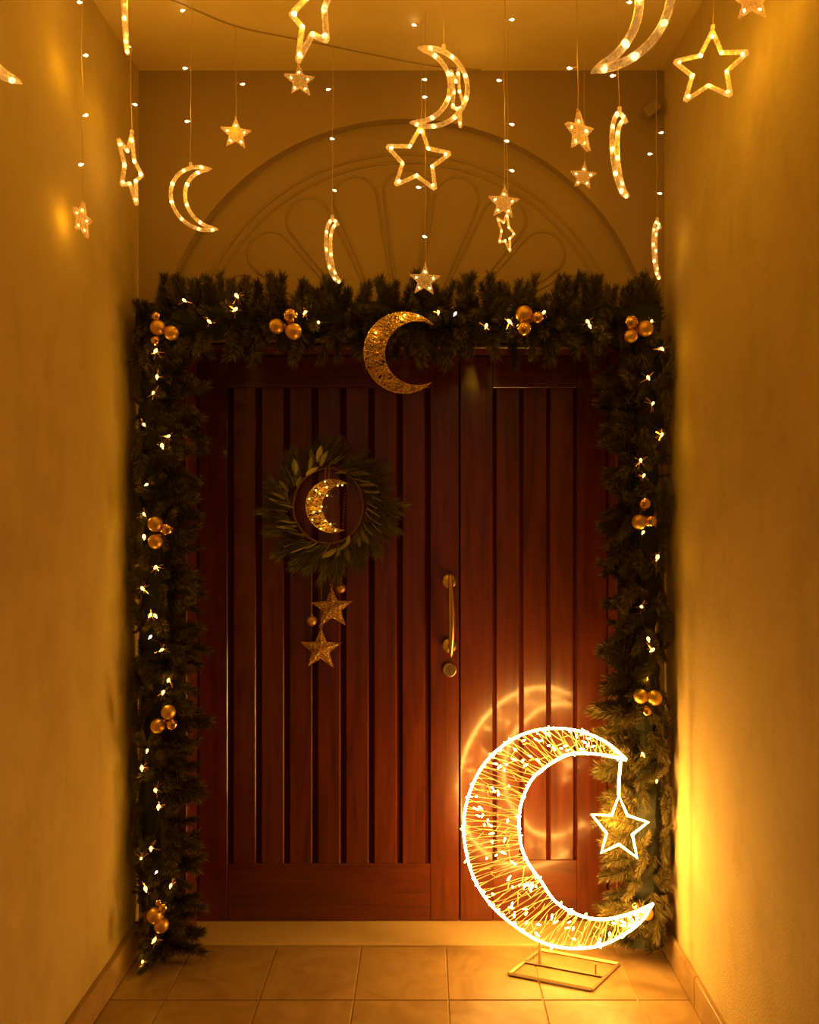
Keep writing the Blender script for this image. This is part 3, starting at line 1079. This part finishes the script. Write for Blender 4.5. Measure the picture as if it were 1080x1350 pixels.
# ------------------------------------------------------------------ hanging star and moon lights
SBULB = MB().lathe([(r_ * 1.15, h * 1.1) for r_, h in bulb_prof], 9).mesh('fairy_bulb', M_BULB, True)
OBULB = MB().sphere(0.0056, nu=10, nv=7, sz=1.25).mesh('bulb', M_BULB, True)
FLARE = MB().sphere(0.0048, nu=10, nv=7, sz=1.4).mesh('bulb', M_BULB, True)


def star_pts(R1, ratio):
    return [((R1 if k % 2 == 0 else R1 * ratio) * math.sin(2 * PI * k / 10), (R1 if k % 2 == 0 else R1 * ratio) * math.cos(2 * PI * k / 10)) for k in range(10)]


def big_star_mesh():
    pts = [(x, 0, z) for x, z in star_pts(0.107, 0.47)]
    path = []
    for k in range(10):
        a, b = Vector(pts[k]), Vector(pts[(k + 1) % 10])
        path += [a.lerp(b, t) for t in (0.02, 0.34, 0.66, 0.98)]
    mb = MB().tube(path, 0.0068, 8, closed=True)
    mb.tube([(0, 0, 0.112), (0, 0, 0.124)], 0.0065, 8)
    bulbs = []
    for k in range(10):
        a, b = Vector(pts[k]), Vector(pts[(k + 1) % 10])
        bulbs.append(a.lerp(b, 0.10 if k % 2 == 0 else 0.0) if k % 2 else a * 0.86)
    return mb.mesh('star_housing', M_CLEAR, True), bulbs


def small_star_mesh():
    pts = star_pts(0.050, 0.42)
    vs = [(x, -0.006, z) for x, z in pts] + [(x, 0.006, z) for x, z in pts] + [(0, -0.011, 0), (0, 0.011, 0)]
    fs = []
    for k in range(10):
        l = (k + 1) % 10
        fs += [(k, 20, l), (10 + l, 21, 10 + k), (k, l, 10 + l, 10 + k)]
    mb = MB().add(vs, fs)
    mb.tube([(x, -0.006, z) for x, z in pts], 0.0022, 5, closed=True)
    mb.tube([(0, 0, 0.049), (0, 0, 0.057)], 0.0035, 6)
    bulbs = [Vector((x * 0.56, 0, z * 0.56)) for x, z in pts[::2]]
    return mb.mesh('star_housing', M_CLEAR_STAR), bulbs


def moon_mesh():
    out, inn = crescent_2d(0.107, 0.036, -0.060, 26)
    path = [Vector((x, 0, z)) for x, z in out] + [Vector((x, 0, z)) for x, z in inn[::-1]][1:-1]
    mb = MB().tube(path, 0.0068, 8, closed=True)
    mb.tube([(-0.03, 0, 0.104), (-0.03, 0, 0.120)], 0.006, 8)
    bulbs = [path[i] for i in (2, 6, 10, 14, 18, 22, 25)] + [Vector((inn[i][0], 0, inn[i][1])) for i in (4, 9, 15, 21)]
    return mb.mesh('moon_housing', M_CLEAR, True), bulbs


KIT = {'S': big_star_mesh(), 's': small_star_mesh(), 'M': moon_mesh()}
TOPZ = {'S': 0.122, 's': 0.056, 'M': 0.118}


def strand(kind, px, py, Y, yaw, roll, label, bulbs=(), scale=1.0, flip=False, power=1.0):
    c = P(px, py, Y)
    name = 'moon_light_strand' if kind == 'M' else 'star_light_strand'
    o = thing(name, label, 'string light', (c.x, c.y, c.z))
    me, bl = KIT[kind]
    rot = (0, math.radians(roll), math.radians(yaw + (180 if flip else 0)) + math.atan2(-c.x, c.y))
    h = put('moon_housing' if kind == 'M' else 'star_housing', me, o, (0, 0, 0), rot, scale)
    for b in bl:
        put('bulb', FLARE if kind == 's' else OBULB, h, b, (0, R.uniform(0, 3), 0), R.uniform(0.85, 1.1) * (0.72 if kind == 's' else 1))
    M4 = Matrix.LocRotScale(Vector(), h.rotation_euler, Vector((scale,) * 3))
    top = M4 @ Vector((-0.03 if kind == 'M' else 0, 0, TOPZ[kind]))
    # cord up to the ceiling, slightly crinkled
    zt = ZC - c.z
    n = max(6, int((zt - top.z) / 0.05))
    pts = [top.lerp(Vector((top.x, 0, zt)), k / n) + (Vector((R.uniform(-.0022, .0022), R.uniform(-.0022, .0022), 0)) if 0 < k < n else Vector()) for k in range(n + 1)]
    MB().tube(spline(pts, 3), 0.0010, 4).build('cord', M_CORD, o)
    for (bx, by) in bulbs:
        p = P(bx, by, Y) - c
        s = 1 if p.x > top.x else -1
        p.x = top.x + s * max(abs(p.x - top.x), 0.003)
        put('fairy_bulb', SBULB, o, p, (0, s * PI / 2 + R.uniform(-.3, .3), 0))
        MB().tube([Vector((top.x, 0, p.z + 0.004)), p], 0.0011, 4).build('bulb_lead', M_CORD, o)
    pw = (P_SMALL if kind == 's' else P_BIG) * power * (2.6 if 1.15 < Y < 2.3 else 0.8 if Y > 2 else 1)
    lp = M4 @ (Vector((-0.045, -0.035, 0.0)) if kind == 'M' else Vector((0, 0.015 if kind == 's' else -0.03, 0)))
    point_light('ornament_glow', lp, pw, o, 0.03 if kind != 's' else 0.05)
    if Y < 2.6 and px > 60:             # lamp added to brighten the ceiling, standing for tiny cord bulbs
        point_light('added_cord_glow', (top.x, -0.02, zt - 0.34), 0.2, o, 0.04)
    return o


strand('s', 108, 290, 2.25, 62, 4, 'small star light hanging lowest beside the glow patch on the plain wall', [(113, 73), (113, 152), (108, 217), (105, 3)])
strand('S', 172, 222, 2.50, 70, 6, 'outlined star light turned nearly edge-on against the corner of the walls', [(178, 138), (169, 62)])
strand('M', 167, 12, 2.20, 86, 0, 'crescent light seen edge-on just under the ceiling edge')
strand('M', 12, 40, 1.75, 10, 8, 'crescent light hanging close to the plain wall high above the lowest small star')
strand('M', 268, 262, 2.48, 8, -6, 'outlined crescent light hanging beside the arch over the garland with the dragging foot', [(241, 14), (244, 90), (247, 160)], 0.9)
strand('s', 311, 177, 2.59, 2, 0, 'small star light with a single side bulb over the outer arch', [(320, 111)])
strand('S', 413, 14, 1.75, -60, 4, 'outlined star light turned sideways high above a small star')
strand('s', 395, 107, 2.55, 10, -4, 'small star light right below the sideways-turned star', [])
strand('M', 443, 331, 2.70, 71, -6, 'slim crescent light hanging low over the lintel garland', [(433, 118), (438, 183), (441, 251)], 0.92)
strand('M', 565, 115, 2.06, 4, -6, 'outlined crescent light open to the side framing an edge-on star', [], 0.94, flip=True)
strand('S', 551, 211, 2.56, 3, 5, 'outlined star light hanging directly beneath the open crescent', [(546, 33), (560, 105)])
strand('S', 603, 127, 2.72, 76, 8, 'star light seen edge-on inside the open crescent', [(603, 7)], 0.9)
strand('s', 560, 370, 2.52, 0, 3, 'small star light touching the top of the lintel garland', [(561, 128), (552, 247), (560, 312)])
strand('s', 664, 268, 2.45, 12, 3, 'small star light hanging above a slim outlined star', [(675, 26), (658, 106), (675, 164), (668, 186), (675, 225)])
strand('S', 667, 306, 2.62, 62, 8, 'slim outlined star light partly behind a small star', [], 0.60)
strand('s', 764, 175, 2.20, 48, -6, 'tilted small star light above an even smaller star', [(751, 90)], 1.1)
strand('s', 769, 233, 2.72, 8, 6, 'tiny star light hanging over the curve of the arch', [], 0.92)
strand('M', 822, 205, 2.23, 74, -4, 'slim crescent light hanging near the wall box', [(808, 100), (830, 3)])
strand('M', 787, -3, 1.20, 4, 17, 'large crescent light hanging high beside the large star before the stained wall', [], flip=True)
strand('S', 936, 90, 2.04, -2, 4, 'large outlined star light hanging before the stained wall', [], 0.87)
strand('s', 992, 0, 1.82, 10, 2, 'small star light close to the stained wall, higher than the large star')
strand('M', 868, 330, 2.70, 80, 4, 'crescent light squeezed into the corner above the garland', [(857, 203), (870, 255), (872, 175)], 0.85, power=0.35)

# unseen strands added above the frame to brighten the ceiling and walls
for kind, x, Y, z, lab in (('S', -0.55, 1.05, 2.72, 'added unseen star light above the corridor beside the plain wall, before the doors'),
                           ('M', 0.10, 1.25, 2.76, 'added unseen crescent light above the middle of the corridor, before the doors'),
                           ('S', 0.55, 0.85, 2.70, 'added unseen star light above the corridor beside the stained wall, before the doors'),
                           ('M', -0.15, 0.45, 2.72, 'added unseen crescent light above the corridor nearest its open mouth')):
    strand(kind, VX + x * F / Y, VY - (z - EYE) * F / Y, Y, 20, 0, lab, power=1.8)

# ceiling cable that the strands hang from
pts = [Vector((-0.98, 2.30, ZC - 0.004))]
for (px, py) in ((230, 0), (310, 33), (400, 52), (560, 84)):
    Y = (ZC - EYE) * F / (VY - py)
    pts.append(Vector(((px - VX) * Y / F, Y, ZC - 0.004)))
pts.append(Vector((0.2, YW - 0.01, ZC - 0.004)))
tag(MB().tube(spline(pts, 6), 0.0018, 5).build('ceiling_cable', M_CABLE, None, True), 'thin dark cable running across the ceiling to the end wall', 'cable')

# small box on a bracket in the corner under the ceiling
sb = thing('sensor_box', 'small tilted box fixed to the end wall near the ceiling corner', 'sensor', (P(856, 151, YW).x, YW, P(856, 151, YW).z))
M_BOX = plain('sensor_plastic', (0.34, 0.25, 0.12), 0.55)
b = MB().box(-0.027, 0.027, -0.05, -0.018, -0.019, 0.019, bev=0.004).build('housing', M_BOX, sb)
b.rotation_euler = (0, math.radians(-38), 0)
MB().tube([(0.0, 0.0, 0.0), (0.0, -0.03, 0)], 0.008, 8).build('bracket', M_BOX, sb)
MB().tube([(0.012, -0.02, 0.012), (0.022, -0.004, 0.05), (0.025, -0.004, ZC - sb.location.z)], 0.0025, 5).build('wire', M_BOX, sb)
